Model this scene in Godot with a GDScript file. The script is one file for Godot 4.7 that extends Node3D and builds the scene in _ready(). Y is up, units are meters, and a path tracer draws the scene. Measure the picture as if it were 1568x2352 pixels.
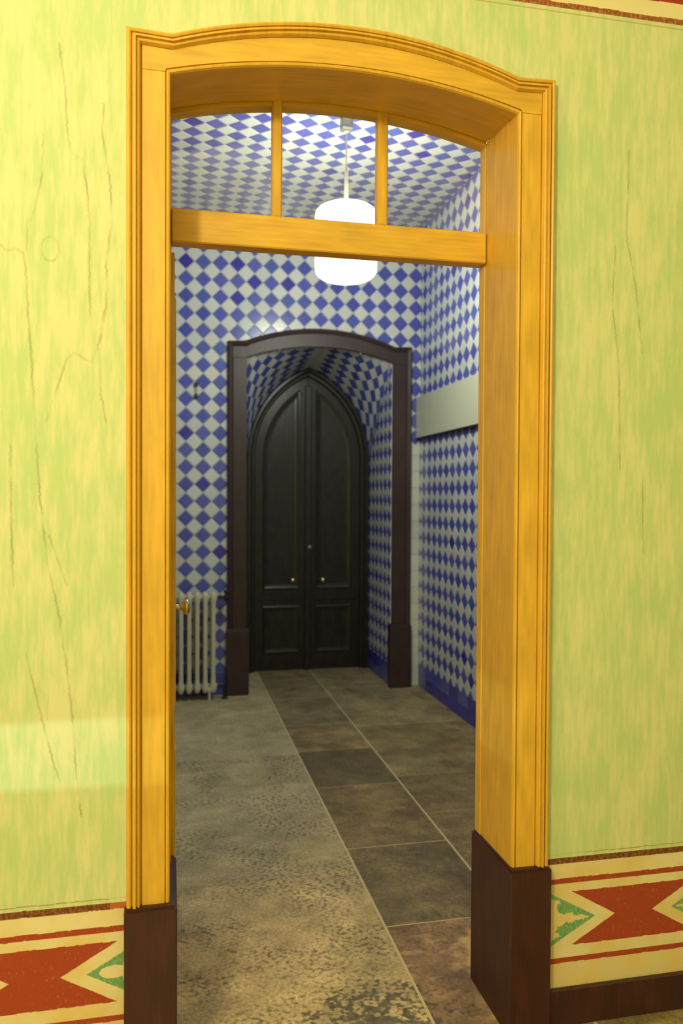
extends Node3D
# A painted room looking through an arched doorway into a hall lined with blue and white tiles.
# World: the near wall face is z = 0, the floor is y = 0, the doorway centre is x = 0.

const P := 0.14527            # diagonal of one wall tile with its joint
const EYE := Vector3(-0.5356, 1.713, 2.3518)
const HALL_R := 1.69          # hall right wall
const HALL_L := -1.5
const HALL_Z := -4.55         # hall far wall
const HALL_Y := 4.13          # hall ceiling
const NX := 0.808             # niche centre
const NZ := -5.37             # niche back
var rng := RandomNumberGenerator.new()
var used := {}
var tile_blue: Array = []
var tile_white: Array = []
var tile_full: Array = []
var m := {}

func _ready() -> void:
	rng.seed = 7
	# ---- camera
	var cam := Camera3D.new()
	cam.name = "camera"
	cam.position = EYE
	cam.rotation = Vector3(-0.0191, -0.214, 0.005)
	cam.fov = 65.47
	var att := CameraAttributesPhysical.new()
	att.frustum_focal_length = 18.66
	att.frustum_focus_distance = 2.6
	att.frustum_near = 0.05
	att.frustum_far = 100.0
	att.exposure_aperture = 1.6
	cam.attributes = att
	add_child(cam)
	cam.current = true
	# ---- environment: two closed rooms at night, next to nothing from outside
	var env := Environment.new()
	env.background_mode = Environment.BG_COLOR
	env.background_color = Color(0.02, 0.02, 0.025)
	env.tonemap_mode = Environment.TONE_MAPPER_LINEAR
	env.tonemap_exposure = 1.0
	env.sdfgi_enabled = true
	env.ssao_enabled = true
	env.ssil_enabled = true
	var we := WorldEnvironment.new()
	we.name = "world_environment"
	we.environment = env
	add_child(we)
	make_materials()
	build_near_room()
	build_near_doorway()
	build_hall()
	build_niche()
	build_hall_things()
	build_lamps()

# =================================================================== helpers
func numbered(called: String) -> String:
	var n: int = used.get(called, 0)
	used[called] = n + 1
	return called if n == 0 else "%s_%03d" % [called, n]

func meta(o: Node, label: String, category: String, kind := "", group := "") -> void:
	o.set_meta("label", label)
	o.set_meta("category", category)
	if kind != "": o.set_meta("kind", kind)
	if group != "": o.set_meta("group", group)

func thing(called: String, label: String, category: String, kind := "", at := Vector3.ZERO) -> Node3D:
	var o := Node3D.new()
	o.name = numbered(called)
	add_child(o)
	o.position = at
	meta(o, label, category, kind)
	return o

func begin() -> SurfaceTool:
	var st := SurfaceTool.new()
	st.begin(Mesh.PRIMITIVE_TRIANGLES)
	return st

func put_mesh(called: String, mesh: Mesh, parent: Node, mat: Material = null, at := Transform3D.IDENTITY) -> MeshInstance3D:
	var o := MeshInstance3D.new()
	o.name = called
	o.mesh = mesh
	o.transform = at
	if mat != null: o.material_override = mat
	o.cast_shadow = GeometryInstance3D.SHADOW_CASTING_SETTING_ON
	parent.add_child(o, true)
	return o

func put(called: String, st: SurfaceTool, mat: Material, parent: Node, at := Transform3D.IDENTITY) -> MeshInstance3D:
	st.set_material(mat)
	return put_mesh(called, st.commit(), parent, null, at)

# a flat convex face seen from the side n points to; uv from the callable if given
func face(st: SurfaceTool, pts: Array, n: Vector3, uvf = null) -> void:
	for k in range(1, pts.size() - 1):
		var a: Vector3 = pts[0]
		var b: Vector3 = pts[k]
		var c: Vector3 = pts[k + 1]
		if (b - a).cross(c - a).dot(n) > 0.0:
			var t := b
			b = c
			c = t
		for v: Vector3 in [a, b, c]:
			st.set_normal(n)
			if uvf != null: st.set_uv(uvf.call(v))
			st.add_vertex(v)

func stri(st: SurfaceTool, v: Array, n: Array) -> void:
	var ids := [0, 1, 2]
	var nn: Vector3 = n[0] + n[1] + n[2]
	if (v[1] - v[0]).cross(v[2] - v[0]).dot(nn) > 0.0: ids = [0, 2, 1]
	for i: int in ids:
		st.set_normal(n[i])
		st.add_vertex(v[i])

# a box with chamfered edges
func box(st: SurfaceTool, lo: Vector3, hi: Vector3, bev := 0.0, uvf = null) -> void:
	var c := (lo + hi) * 0.5
	var h := (hi - lo) * 0.5
	for ax in 3:
		for s in [-1.0, 1.0]:
			var n := Vector3.ZERO
			n[ax] = s
			var p := (ax + 1) % 3
			var q := (ax + 2) % 3
			var pts := []
			for k in [[-1, -1], [1, -1], [1, 1], [-1, 1]]:
				var v := c
				v[ax] += s * h[ax]
				v[p] += k[0] * (h[p] - bev)
				v[q] += k[1] * (h[q] - bev)
				pts.append(v)
			face(st, pts, n, uvf)
	if bev <= 0.0: return
	for ax in 3:
		var p := (ax + 1) % 3
		var q := (ax + 2) % 3
		for sp in [-1.0, 1.0]:
			for sq in [-1.0, 1.0]:
				var n := Vector3.ZERO
				n[p] = sp
				n[q] = sq
				var pts := []
				for e in [-1.0, 1.0]:
					for w in ([0, 1] if e < 0 else [1, 0]):
						var v := c
						v[ax] += e * (h[ax] - bev)
						v[p] += sp * (h[p] - (bev if w == 0 else 0.0))
						v[q] += sq * (h[q] - (0.0 if w == 0 else bev))
						pts.append(v)
				face(st, pts, n.normalized(), uvf)
	for sx in [-1.0, 1.0]:
		for sy in [-1.0, 1.0]:
			for sz in [-1.0, 1.0]:
				var s := Vector3(sx, sy, sz)
				var pts := []
				for ax in 3:
					var v := c + s * (h - Vector3.ONE * bev)
					v[ax] += s[ax] * bev
					pts.append(v)
				face(st, pts, s.normalized(), uvf)

func one_box(called: String, lo: Vector3, hi: Vector3, bev: float, mat: Material, parent: Node) -> MeshInstance3D:
	var st := begin()
	box(st, lo, hi, bev)
	return put(called, st, mat, parent)

# polygon (x, y) given thickness along z, front edge chamfered when convex
func extrude(st: SurfaceTool, poly: PackedVector2Array, z0: float, z1: float) -> void:
	var tri := Geometry2D.triangulate_polygon(poly)
	for k in range(0, tri.size(), 3):
		for zz in [z0, z1]:
			var pts := []
			for j in 3: pts.append(Vector3(poly[tri[k + j]].x, poly[tri[k + j]].y, zz))
			face(st, pts, Vector3(0, 0, 1 if zz == maxf(z0, z1) else -1))
	var turn := -1.0 if Geometry2D.is_polygon_clockwise(poly) else 1.0
	for k in poly.size():
		var a := poly[k]
		var b := poly[(k + 1) % poly.size()]
		if a.distance_to(b) < 1e-6: continue
		var d := (b - a).normalized() * turn
		face(st, [Vector3(a.x, a.y, z0), Vector3(b.x, b.y, z0), Vector3(b.x, b.y, z1), Vector3(a.x, a.y, z1)], Vector3(d.y, -d.x, 0))

# profile points (offset from the path, z) swept along a path in x, y; offset goes to the right-hand side of the walk
func sweep(st: SurfaceTool, path: PackedVector2Array, prof: Array, closed := false) -> void:
	var n := path.size()
	var mit: Array[Vector2] = []
	for k in n:
		var a := path[k] - path[posmod(k - 1, n)] if (k > 0 or closed) else path[1] - path[0]
		var b := path[(k + 1) % n] - path[k] if (k < n - 1 or closed) else path[n - 1] - path[n - 2]
		var na := Vector2(a.y, -a.x).normalized()
		var nb := Vector2(b.y, -b.x).normalized()
		var w := (na + nb).normalized()
		mit.append(w / maxf(0.3, w.dot(nb)))
	for k in (n if closed else n - 1):
		var k2 := (k + 1) % n
		for j in prof.size() - 1:
			var q := []
			for e in [[k, j], [k2, j], [k2, j + 1], [k, j + 1]]:
				var c: Vector2 = path[e[0]] + mit[e[0]] * prof[e[1]].x
				q.append(Vector3(c.x, c.y, prof[e[1]].y))
			var d: Vector2 = (path[k2] - path[k]).normalized()
			var across := Vector2(d.y, -d.x)
			var dp: Vector2 = prof[j + 1] - prof[j]
			if dp.length() < 1e-6: continue
			dp = dp.normalized()
			var nrm := Vector3(-across.x * dp.y, -across.y * dp.y, dp.x)
			face(st, q, nrm)

# round section along y; prof = (radius, y)
func lathe(st: SurfaceTool, prof: Array, c := Vector3.ZERO, basis := Basis.IDENTITY, seg := 28) -> void:
	var nr: Array[Vector2] = []
	for k in prof.size():
		var t: Vector2 = prof[mini(k + 1, prof.size() - 1)] - prof[maxi(k - 1, 0)]
		nr.append(Vector2(t.y, -t.x).normalized())
	for k in prof.size() - 1:
		for s in seg:
			var v := []
			var nn := []
			for e in [[k, s], [k, s + 1], [k + 1, s + 1], [k + 1, s]]:
				var a: float = TAU * (e[1] % seg) / seg
				v.append(c + basis * Vector3(cos(a) * prof[e[0]].x, prof[e[0]].y, sin(a) * prof[e[0]].x))
				nn.append(basis * Vector3(cos(a) * nr[e[0]].x, nr[e[0]].y, sin(a) * nr[e[0]].x))
			stri(st, [v[0], v[1], v[2]], [nn[0], nn[1], nn[2]])
			stri(st, [v[0], v[2], v[3]], [nn[0], nn[2], nn[3]])

func tube(st: SurfaceTool, a: Vector3, b: Vector3, r: float, seg := 14) -> void:
	var y := (b - a).normalized()
	var x := y.cross(Vector3(0.3, 0.2, 0.9)).normalized()
	var bs := Basis(x, y, x.cross(y))
	lathe(st, [Vector2(0.0001, 0), Vector2(r, 0), Vector2(r, (b - a).length()), Vector2(0.0001, (b - a).length())], a, bs, seg)

func arc(xc: float, half: float, spring: float, sag: float, n: int) -> PackedVector2Array:   # segmental arch, left to right
	var r := (half * half + sag * sag) / (2.0 * sag)
	var out := PackedVector2Array()
	var w := asin(half / r)
	for k in n + 1:
		var a := lerpf(-w, w, float(k) / n)
		out.append(Vector2(xc + r * sin(a), spring + sag - r + r * cos(a)))
	return out

func pointed(d: float, n: int) -> PackedVector2Array:   # the niche's pointed arch, d inside it, right springing up to the apex
	var a := 0.60
	var h := 0.875
	var r := (a * a + h * h) / (2.0 * a)
	var e := r - a
	var out := PackedVector2Array()
	var top := acos(e / (r - d))
	for k in n + 1:
		var w := top * k / n
		out.append(Vector2(NX - e + (r - d) * cos(w), 2.1 + (r - d) * sin(w)))
	return out

# =================================================================== materials
func mat(c: Color, rough := 0.6, spec := 0.5, metal := 0.0) -> StandardMaterial3D:
	var s := StandardMaterial3D.new()
	s.albedo_color = c
	s.roughness = rough
	s.metallic_specular = spec
	s.metallic = metal
	return s

func rgb(r: float, g: float, b: float) -> Color:
	return Color(r / 255.0, g / 255.0, b / 255.0)

func noise(sd: int, f: float, oct := 3) -> FastNoiseLite:
	var n := FastNoiseLite.new()
	n.seed = sd
	n.noise_type = FastNoiseLite.TYPE_SIMPLEX_SMOOTH
	n.frequency = f
	n.fractal_octaves = oct
	return n

func grain(base: Color, along_y: bool, amount: float, sd: int) -> ImageTexture:   # tone streaks of wood
	var s := 384
	var img := Image.create(s, s, false, Image.FORMAT_RGB8)
	var n1 := noise(sd, 0.09, 3)
	var n2 := noise(sd + 1, 0.02, 2)
	for y in s:
		for x in s:
			var u := float(x if along_y else y)
			var v := float(y if along_y else x)
			var wrap := minf(1.0, minf(v, s - v) / 20.0) * minf(1.0, minf(u, s - u) / 20.0)
			var k := 1.0 + amount * wrap * (n1.get_noise_2d(u, v * 0.07) * 0.8 + n2.get_noise_2d(u, v * 0.35) * 0.7)
			img.set_pixel(x, y, Color(base.r * k, base.g * k, base.b * k))
	img.generate_mipmaps()
	return ImageTexture.create_from_image(img)

func wood(base: Color, along_y: bool, amount: float, sd: int, rough: float) -> StandardMaterial3D:
	var s := mat(Color.WHITE, rough)
	s.albedo_texture = grain(base, along_y, amount, sd)
	s.uv1_triplanar = true
	s.uv1_world_triplanar = true
	s.uv1_scale = Vector3.ONE * 1.6
	return s

func relief(sd: int, f: float, strength: float) -> NoiseTexture2D:
	var t := NoiseTexture2D.new()
	t.width = 512
	t.height = 512
	t.seamless = true
	t.as_normal_map = true
	t.bump_strength = strength
	t.noise = noise(sd, f, 4)
	return t

func make_materials() -> void:
	m.wood_v = wood(rgb(222, 171, 62), true, 0.09, 11, 0.42)
	m.wood_h = wood(rgb(222, 171, 62), false, 0.09, 12, 0.42)
	m.plinth = wood(rgb(64, 31, 31), true, 0.25, 13, 0.5)
	m.far_frame = wood(rgb(58, 42, 40), true, 0.2, 14, 0.45)
	m.far_door = wood(rgb(42, 39, 32), true, 0.2, 15, 0.27)
	m.grout = mat(rgb(184, 184, 182), 0.9, 0.3)
	m.brass = mat(rgb(226, 204, 150), 0.3, 0.5, 1.0)
	m.steel = mat(rgb(150, 150, 148), 0.4, 0.5, 0.6)
	m.iron = mat(rgb(34, 33, 30), 0.6)
	m.radiator = mat(rgb(214, 208, 178), 0.38)
	m.panel = mat(rgb(206, 208, 182), 0.3)
	m.plaster = mat(rgb(214, 222, 184), 0.9, 0.3)
	m.plain_white = mat(rgb(226, 222, 212), 0.9, 0.3)
	for c in [[84, 92, 178], [76, 86, 170], [92, 98, 178], [80, 98, 174], [60, 56, 160]]:
		tile_blue.append(mat(rgb(c[0], c[1], c[2]), 0.22))
	for c in [[214, 217, 210], [206, 210, 203], [217, 217, 205], [211, 211, 204]]:
		tile_white.append(mat(rgb(c[0], c[1], c[2]), 0.2))
	m.stone = mat(Color.WHITE, 0.62)
	m.stone.albedo_texture = stone_texture()
	m.stone.normal_enabled = true
	m.stone.normal_texture = relief(31, 0.05, 3.0)
	m.stone.normal_scale = 0.5
	m.mortar = mat(rgb(206, 188, 148), 0.95, 0.2)

# ---- floor stone: x -1.6..2.0, z -6..3, one texture
const FX := -1.6
const FZ := -5.6
const FS := 0.0036

func floor_uv(v: Vector3) -> Vector2:
	return Vector2((v.x - FX) / (1000 * FS), (v.z - FZ) / (2000 * FS))

func slab_tone(x: float, z: float) -> Array:
	# [base colour, how pitted, how patchy]
	if x < 0.31:
		if z < -2.86: return [rgb(176, 172, 150), 0.45, 0.4]
		if z < -1.15: return [rgb(174, 168, 144), 0.95, 0.5]
		return [rgb(182, 170, 142), 1.0, 0.7]
	if x < 0.828:
		if z < -3.5: return [rgb(136, 130, 106), 0.3, 0.6]
		if z < -2.89: return [rgb(136, 126, 98), 0.3, 0.9]
		if z < -2.22: return [rgb(104, 98, 76), 0.3, 0.5]
		if z < -1.4: return [rgb(122, 112, 84), 0.4, 0.8]
		if z < -0.68: return [rgb(114, 106, 84), 0.4, 0.9]
		return [rgb(140, 118, 100), 0.5, 1.0]
	if z < -3.4: return [rgb(150, 144, 118), 0.4, 0.5]
	if z < -2.32: return [rgb(134, 126, 98), 0.3, 0.7]
	if z < -1.74: return [rgb(124, 114, 86), 0.3, 0.7]
	return [rgb(128, 118, 90), 0.4, 0.8]

func stone_texture() -> ImageTexture:
	var w := 1000
	var h := 2000
	var n1 := noise(41, 1.6, 4)
	var n2 := noise(42, 34.0, 4)
	var n3 := noise(43, 5.0, 4)
	var n4 := noise(44, 60.0, 2)
	var n5 := noise(45, 2.4, 3)
	var data := PackedByteArray()
	data.resize(w * h * 3)
	var at := 0
	for j in h:
		var z := FZ + j * FS
		for i in w:
			var x := FX + i * FS
			var c := Color(0.5, 0.48, 0.42)
			if x < 1.75:
				var t: Array = slab_tone(x, z)
				c = t[0]
				var big := n1.get_noise_2d(x * 1.3, z)
				var mid := n3.get_noise_2d(x, z * 1.4)
				var k: float = 1.0 + 0.30 * t[2] * big + 0.22 * t[2] * mid
				var pit := n2.get_noise_2d(x, z * 1.2)
				# pits worn into the coarse slabs, thick on the side the feet use
				var reach: float = clampf(0.55 + 1.4 * n5.get_noise_2d(x + 7.0, z) + (x + 0.1) * 0.5, 0.0, 1.0)
				var dark: float = clampf((pit - 0.05) * 3.0, 0.0, 1.0) * t[1] * reach
				k *= 1.0 - 0.38 * dark
				k *= 1.0 + 0.16 * n4.get_noise_2d(x, z)
				c = Color(c.r * k, c.g * k, c.b * k)
				# pale lime blotches and dark blue-grey and purple stains
				var lime: float = clampf((n3.get_noise_2d(x + 3.0, z * 2.2 + 9.0) - 0.26) * 5.0, 0.0, 1.0) * t[2] * (0.35 if z < -0.7 else 0.8)
				c = c.lerp(rgb(196, 172, 132), 0.55 * clampf(lime, 0.0, 1.0))
				var pur: float = clampf((n5.get_noise_2d(x * 1.2 - 5.0, z) - 0.1) * 4.0, 0.0, 1.0)
				if x > 0.31: c = c.lerp(rgb(98, 76, 68), 0.28 * pur)
				# the slate-coloured worn patch just inside the doorway
				var e := Vector2((x - 0.14) / 0.26, (z + 0.12) / 0.22).length()
				var worn := 1.0 - e + 1.1 * n3.get_noise_2d(x * 2.6, z * 2.6 + 2.0) + 0.7 * pit
				c = c.lerp(rgb(74, 72, 68), 0.72 * clampf((worn - 0.30) * 3.5, 0.0, 1.0))
				# a smooth pale repair by the right jamb
				var f := Vector2((x - 0.67) / 0.15, (z + 0.42) / 0.22).length() + 0.5 * n3.get_noise_2d(x * 2.0 + 4.0, z * 2.0)
				c = c.lerp(rgb(194, 170, 130), 0.85 * clampf((1.0 - f) * 3.0, 0.0, 1.0))
			data[at] = clampi(int(c.r * 275.0), 0, 255)
			data[at + 1] = clampi(int(c.g * 258.0), 0, 255)
			data[at + 2] = clampi(int(c.b * 226.0), 0, 255)
			at += 3
	var img := Image.create_from_data(w, h, false, Image.FORMAT_RGB8, data)
	img.generate_mipmaps()
	return ImageTexture.create_from_image(img)

# ---- the painted near wall
var wn: Array = []

func wash(x: float, y: float) -> Color:
	# thin green wash brushed up and down over a cream ground, worn through in streaks
	var a: float = wn[0].get_noise_2d(x * 1.6, y * 0.7)
	var b: float = wn[1].get_noise_2d(x, y * 0.14)
	var c: float = wn[2].get_noise_2d(x, y * 0.12)
	var d: float = wn[3].get_noise_2d(x, y * 0.5)
	var e: float = wn[5].get_noise_2d(x * 1.3, y * 0.2)
	var g := clampf(0.50 + 0.5 * a + 0.4 * b + 0.6 * c + 0.5 * d + 0.3 * e, 0.0, 1.0)
	return rgb(223, 219, 172).lerp(rgb(194, 211, 153), g)

func dado(x: float, y: float) -> Color:
	var wear: float = wn[4].get_noise_2d(x * 1.3, y)
	var fine: float = wn[5].get_noise_2d(x, y * 0.6)
	var cream := rgb(234, 216, 174)
	cream = cream.lerp(rgb(228, 196, 130), clampf(0.35 + 1.1 * wn[0].get_noise_2d(x * 2.0, y * 2.0), 0.0, 0.8))
	var red := rgb(168, 70, 44).lerp(rgb(196, 128, 74), clampf((fine - 0.42) * 2.0 + 0.35 * (wear + wn[3].get_noise_2d(x * 1.5, y)), 0.0, 0.6))
	var wob: float = 0.0015 * wn[0].get_noise_2d(x * 6.0, 3.0)
	y += wob
	if y > 0.544:
		if y > 0.5545 and y < 0.5575 and x > -2.0:
			return wash(x, y).lerp(rgb(150, 120, 80), 0.6 if x < -0.70 or x > 0.8 else 0.15)
		return wash(x, y)
	if y > 0.525:
		var brown := rgb(112, 62, 40).lerp(rgb(150, 100, 60), clampf(0.4 + fine * 1.5, 0.0, 0.8))
		if x > -0.70 and x < 0.0: brown = rgb(190, 104, 62)
		return brown
	if y > 0.459 and y < 0.476: return red
	if y > 0.199 and y < 0.216: return red
	if y < 0.199: return rgb(230, 200, 136).lerp(rgb(226, 206, 160), clampf(0.4 + wear, 0.0, 1.0))
	# bow-ties and leaf lozenges, one of each every 0.626 m
	var u := fposmod(x - 0.9745 + 0.313, 0.626) - 0.313
	var v := y - 0.343
	if absf(v) < 0.088:
		var edge := 0.068 + (0.225 - 0.068) * absf(v) / 0.088
		if absf(u) < edge: return red
	var du := absf(absf(u) - 0.313)          # from the lozenge centre
	var out := du / 0.173 + absf(v) / 0.094
	if out < 1.0:
		var green := rgb(112, 160, 112).lerp(rgb(150, 184, 130), clampf(0.3 + fine, 0.0, 1.0))
		var p := Vector2(du, absf(v))
		var petal := false
		if x < 0.0:
			# cream flower reserved in a full green ground
			petal = Vector2((p.x - 0.098) / 0.040, p.y / 0.019).length() < 1.0 or Vector2((p.x - 0.052) / 0.022, p.y / 0.048).length() < 1.0 or p.x < 0.03
		else:
			# green outline with leaf lobes growing from it, much of the paint rubbed away
			var ragged := 0.10 * wn[3].get_noise_2d(x * 5.0, y * 5.0) as float
			var lobe: bool = Vector2((p.x - 0.070) / 0.034, (p.y - 0.036) / 0.021).length() < 1.0 + 3.0 * ragged or Vector2((p.x - 0.115) / 0.026, (p.y - 0.020) / 0.012).length() < 1.0 + 3.0 * ragged
			petal = not (out > 0.86 + ragged or lobe or p.x < 0.012)
		return cream if petal else green
	return cream

func frieze(x: float, y: float) -> Color:
	var fine: float = wn[5].get_noise_2d(x, y * 0.6)
	y += 0.0015 * wn[0].get_noise_2d(x * 6.0, 8.0)
	if y < 3.268:
		if y > 3.252 and y < 3.256: return wash(x, y).lerp(rgb(170, 130, 80), 0.45)
		return wash(x, y)
	if y < 3.285: return rgb(150, 84, 52).lerp(rgb(190, 130, 80), clampf(0.2 + fine * 1.6, 0.0, 0.8))
	if y < 3.335: return rgb(236, 218, 172)
	if y < 3.352: return rgb(168, 62, 40)
	return rgb(236, 218, 172)

func stroke(img: Image, pts: Array, x0: float, y1: float, s: float, width: float, dark: float) -> void:
	for k in pts.size() - 1:
		var a: Vector2 = pts[k]
		var b: Vector2 = pts[k + 1]
		var steps := int(a.distance_to(b) / (s * 0.8)) + 1
		for t in steps:
			var q := a.lerp(b, float(t) / steps)
			q.x += 0.004 * wn[1].get_noise_2d(q.x * 3.0, q.y * 6.0)
			var cx := (q.x - x0) / s
			var cy := (y1 - q.y) / s
			var r := int(ceil(width / s)) + 1
			for dy in range(-1, 2):
				for dx in range(-r, r + 1):
					var px := int(cx) + dx
					var py := int(cy) + dy
					if px < 0 or py < 0 or px >= img.get_width() or py >= img.get_height(): continue
					var w := clampf(1.0 - absf(px + 0.5 - cx) * s / width, 0.0, 1.0) * dark * clampf(0.55 + 1.2 * wn[3].get_noise_2d(q.x * 0.5, q.y), 0.1, 1.0)
					var c := img.get_pixel(px, py)
					img.set_pixel(px, py, c.lerp(rgb(140, 132, 84), w * 0.4))

func wall_image(fn: Callable, x0: float, y1: float, s: float, w: int, h: int) -> Image:
	var data := PackedByteArray()
	data.resize(w * h * 3)
	var at := 0
	for j in h:
		var y := y1 - (j + 0.5) * s
		for i in w:
			var c: Color = fn.call(x0 + (i + 0.5) * s, y)
			data[at] = clampi(int(c.r * 255.0), 0, 255)
			data[at + 1] = clampi(int(c.g * 255.0), 0, 255)
			data[at + 2] = clampi(int(c.b * 255.0), 0, 255)
			at += 3
	return Image.create_from_data(w, h, false, Image.FORMAT_RGB8, data)

func wall_mat(img: Image, bump: float) -> StandardMaterial3D:
	var s := mat(Color.WHITE, 0.8, 0.35)
	var nm := img.duplicate() as Image
	nm.bump_map_to_normal_map(bump)
	img.generate_mipmaps()
	s.albedo_texture = ImageTexture.create_from_image(img)
	s.normal_enabled = true
	s.normal_texture = ImageTexture.create_from_image(nm)
	s.normal_scale = 0.35
	return s

# =================================================================== near room
func build_near_room() -> void:
	for q in [[51, 2.2, 4], [52, 16.0, 3], [53, 42.0, 2], [54, 9.0, 3], [55, 7.0, 3], [56, 90.0, 2]]:
		wn.append(noise(q[0], q[1], q[2]))
	var fs := 0.0025
	var field := wall_image(wash, -1.6, 3.25, fs, 1280, 1080)
	for c in [
		[[-0.833, 2.969], [-0.817, 2.845], [-0.812, 2.723], [-0.802, 2.67], [-0.77, 2.653], [-0.758, 2.563], [-0.753, 2.481], [-0.753, 2.316], [-0.751, 2.191]],
		[[-0.714, 2.815], [-0.718, 2.732], [-0.696, 2.589], [-0.692, 2.486], [-0.707, 2.381], [-0.707, 2.256], [-0.723, 2.151]],
		[[-0.988, 2.402], [-0.973, 2.387], [-0.946, 2.393], [-0.927, 2.382], [-0.92, 2.305], [-0.914, 2.183]],
		[[-0.876, 2.716], [-0.88, 2.594], [-0.9, 2.494], [-0.919, 2.46], [-0.919, 2.387]],
		[[-0.715, 2.231], [-0.727, 2.147], [-0.747, 2.088], [-0.763, 2.096], [-0.795, 2.115], [-0.815, 2.094], [-0.834, 2.031], [-0.87, 1.918]],
		[[-0.916, 2.22], [-0.907, 2.078], [-0.897, 1.872], [-0.886, 1.707], [-0.867, 1.521], [-0.835, 1.374], [-0.824, 1.274]],
		[[-0.727, 2.127], [-0.723, 2.001], [-0.707, 1.918]], [[-0.863, 1.6], [-0.835, 1.52], [-0.815, 1.457]],
		[[-0.925, 1.272], [-0.877, 1.064], [-0.848, 0.945], [-0.828, 0.886]],
		[[-0.82, 1.268], [-0.808, 1.151], [-0.798, 1.059], [-0.791, 0.928], [-0.777, 0.80]],
		[[-0.963, 1.851], [-0.962, 1.666], [-0.957, 1.46]], [[0.925, 2.843], [0.92, 2.563], [0.955, 2.403], [0.982, 2.187]],
		[[0.988, 1.777], [0.994, 1.53]], [[0.881, 2.533], [0.872, 2.344], [0.898, 2.13], [0.906, 1.804]]]:
		var pts := []
		for q in c: pts.append(Vector2(q[0], q[1]))
		stroke(field, pts, -1.6, 3.25, fs, 0.0034, 0.5)
	var ring := []
	for k in 25: ring.append(Vector2(-0.858 + 0.024 * cos(TAU * k / 24.0), 2.399 + 0.034 * sin(TAU * k / 24.0)))
	stroke(field, ring, -1.6, 3.25, fs, 0.003, 0.35)
	m.wall_field = wall_mat(field, 2.0)
	m.wall_dado = wall_mat(wall_image(dado, -1.6, 0.56, 0.0016, 2000, 350), 1.0)
	m.wall_frieze = wall_mat(wall_image(frieze, -1.6, 3.61, 0.002, 1600, 180), 1.0)

	# the wall with the doorway: painted bands on its face, plaster elsewhere
	var wall := Node3D.new()
	wall.name = "wall_front"
	add_child(wall)
	meta(wall, "pale green washed plaster wall with painted red and cream borders around the arched doorway", "wall", "structure")
	var bands := [
		["dado_band", 0.0, 0.56, m.wall_dado, func(v: Vector3) -> Vector2: return Vector2((v.x + 1.6) / 3.2, (0.56 - v.y) / 0.56)],
		["wall_field", 0.56, 3.25, m.wall_field, func(v: Vector3) -> Vector2: return Vector2((v.x + 1.6) / 3.2, (3.25 - v.y) / 2.7)],
		["frieze_band", 3.25, 3.61, m.wall_frieze, func(v: Vector3) -> Vector2: return Vector2((v.x + 1.6) / 3.2, (3.61 - v.y) / 0.36)]]
	for b in bands:
		var st := begin()
		for side in [-1.0, 1.0]:
			var xs := [0.57 * side, 3.0 * side]
			face(st, [Vector3(xs[0], b[1], 0), Vector3(xs[1], b[1], 0), Vector3(xs[1], b[2], 0), Vector3(xs[0], b[2], 0)], Vector3.BACK, b[4])
		var lo: float = maxf(3.01, b[1])
		if lo < b[2]:
			face(st, [Vector3(-0.57, lo, 0), Vector3(0.57, lo, 0), Vector3(0.57, b[2], 0), Vector3(-0.57, b[2], 0)], Vector3.BACK, b[4])
		put(b[0], st, b[3], wall)
	var core := begin()
	box(core, Vector3(-3.0, 0, -0.29), Vector3(-0.57, 4.3, -0.001))
	box(core, Vector3(0.57, 0, -0.29), Vector3(3.0, 4.3, -0.001))
	box(core, Vector3(-0.57, 3.01, -0.29), Vector3(0.57, 4.3, -0.001))
	put("wall_core", core, m.plain_white, wall)
	one_box("wall_cove", Vector3(-3.0, 3.61, -0.001), Vector3(3.0, 4.3, 0.0005), 0, m.plaster, wall)

	var shell := [
		["wall_left", Vector3(-3.15, 0, -0.29), Vector3(-3.0, 4.3, 4.8), m.plaster, "plain pale green plaster wall left of the viewer in the painted room"],
		["wall_right", Vector3(3.0, 0, -0.29), Vector3(3.15, 4.3, 4.8), m.plaster, "plain pale green plaster wall right of the viewer in the painted room"],
		["wall_back", Vector3(-3.15, 0, 4.8), Vector3(3.15, 4.3, 4.95), m.plaster, "plain pale green plaster wall behind the viewer"],
		["ceiling", Vector3(-3.15, 4.3, -0.29), Vector3(3.15, 4.45, 4.95), m.plain_white, "plain white ceiling over the green painted room"]]
	for s in shell:
		var o := one_box(s[0], s[1], s[2], 0, s[3], self)
		meta(o, s[4], "ceiling" if s[0] == "ceiling" else "wall", "structure")

	for side in [-1.0, 1.0]:
		var b := begin()
		var x0: float = 0.657 * side
		var x1: float = 3.0 * side
		box(b, Vector3(minf(x0, x1), 0, 0.0), Vector3(maxf(x0, x1), 0.122, 0.018), 0.004)
		var o := put("baseboard_left" if side < 0 else "baseboard_right", b, m.plinth, self)
		meta(o, "dark brown skirting board under the painted border %s of the doorway" % ("left" if side < 0 else "right"), "baseboard", "structure")

	# floor: one bed of mortar under stone slabs
	var fl := Node3D.new()
	fl.name = "floor"
	add_child(fl)
	meta(fl, "worn grey and brown stone slab floor running through the doorway", "floor", "structure")
	one_box("mortar_bed", Vector3(-3.15, -0.2, -5.6), Vector3(3.15, -0.0015, 4.95), 0, m.mortar, fl)
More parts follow.
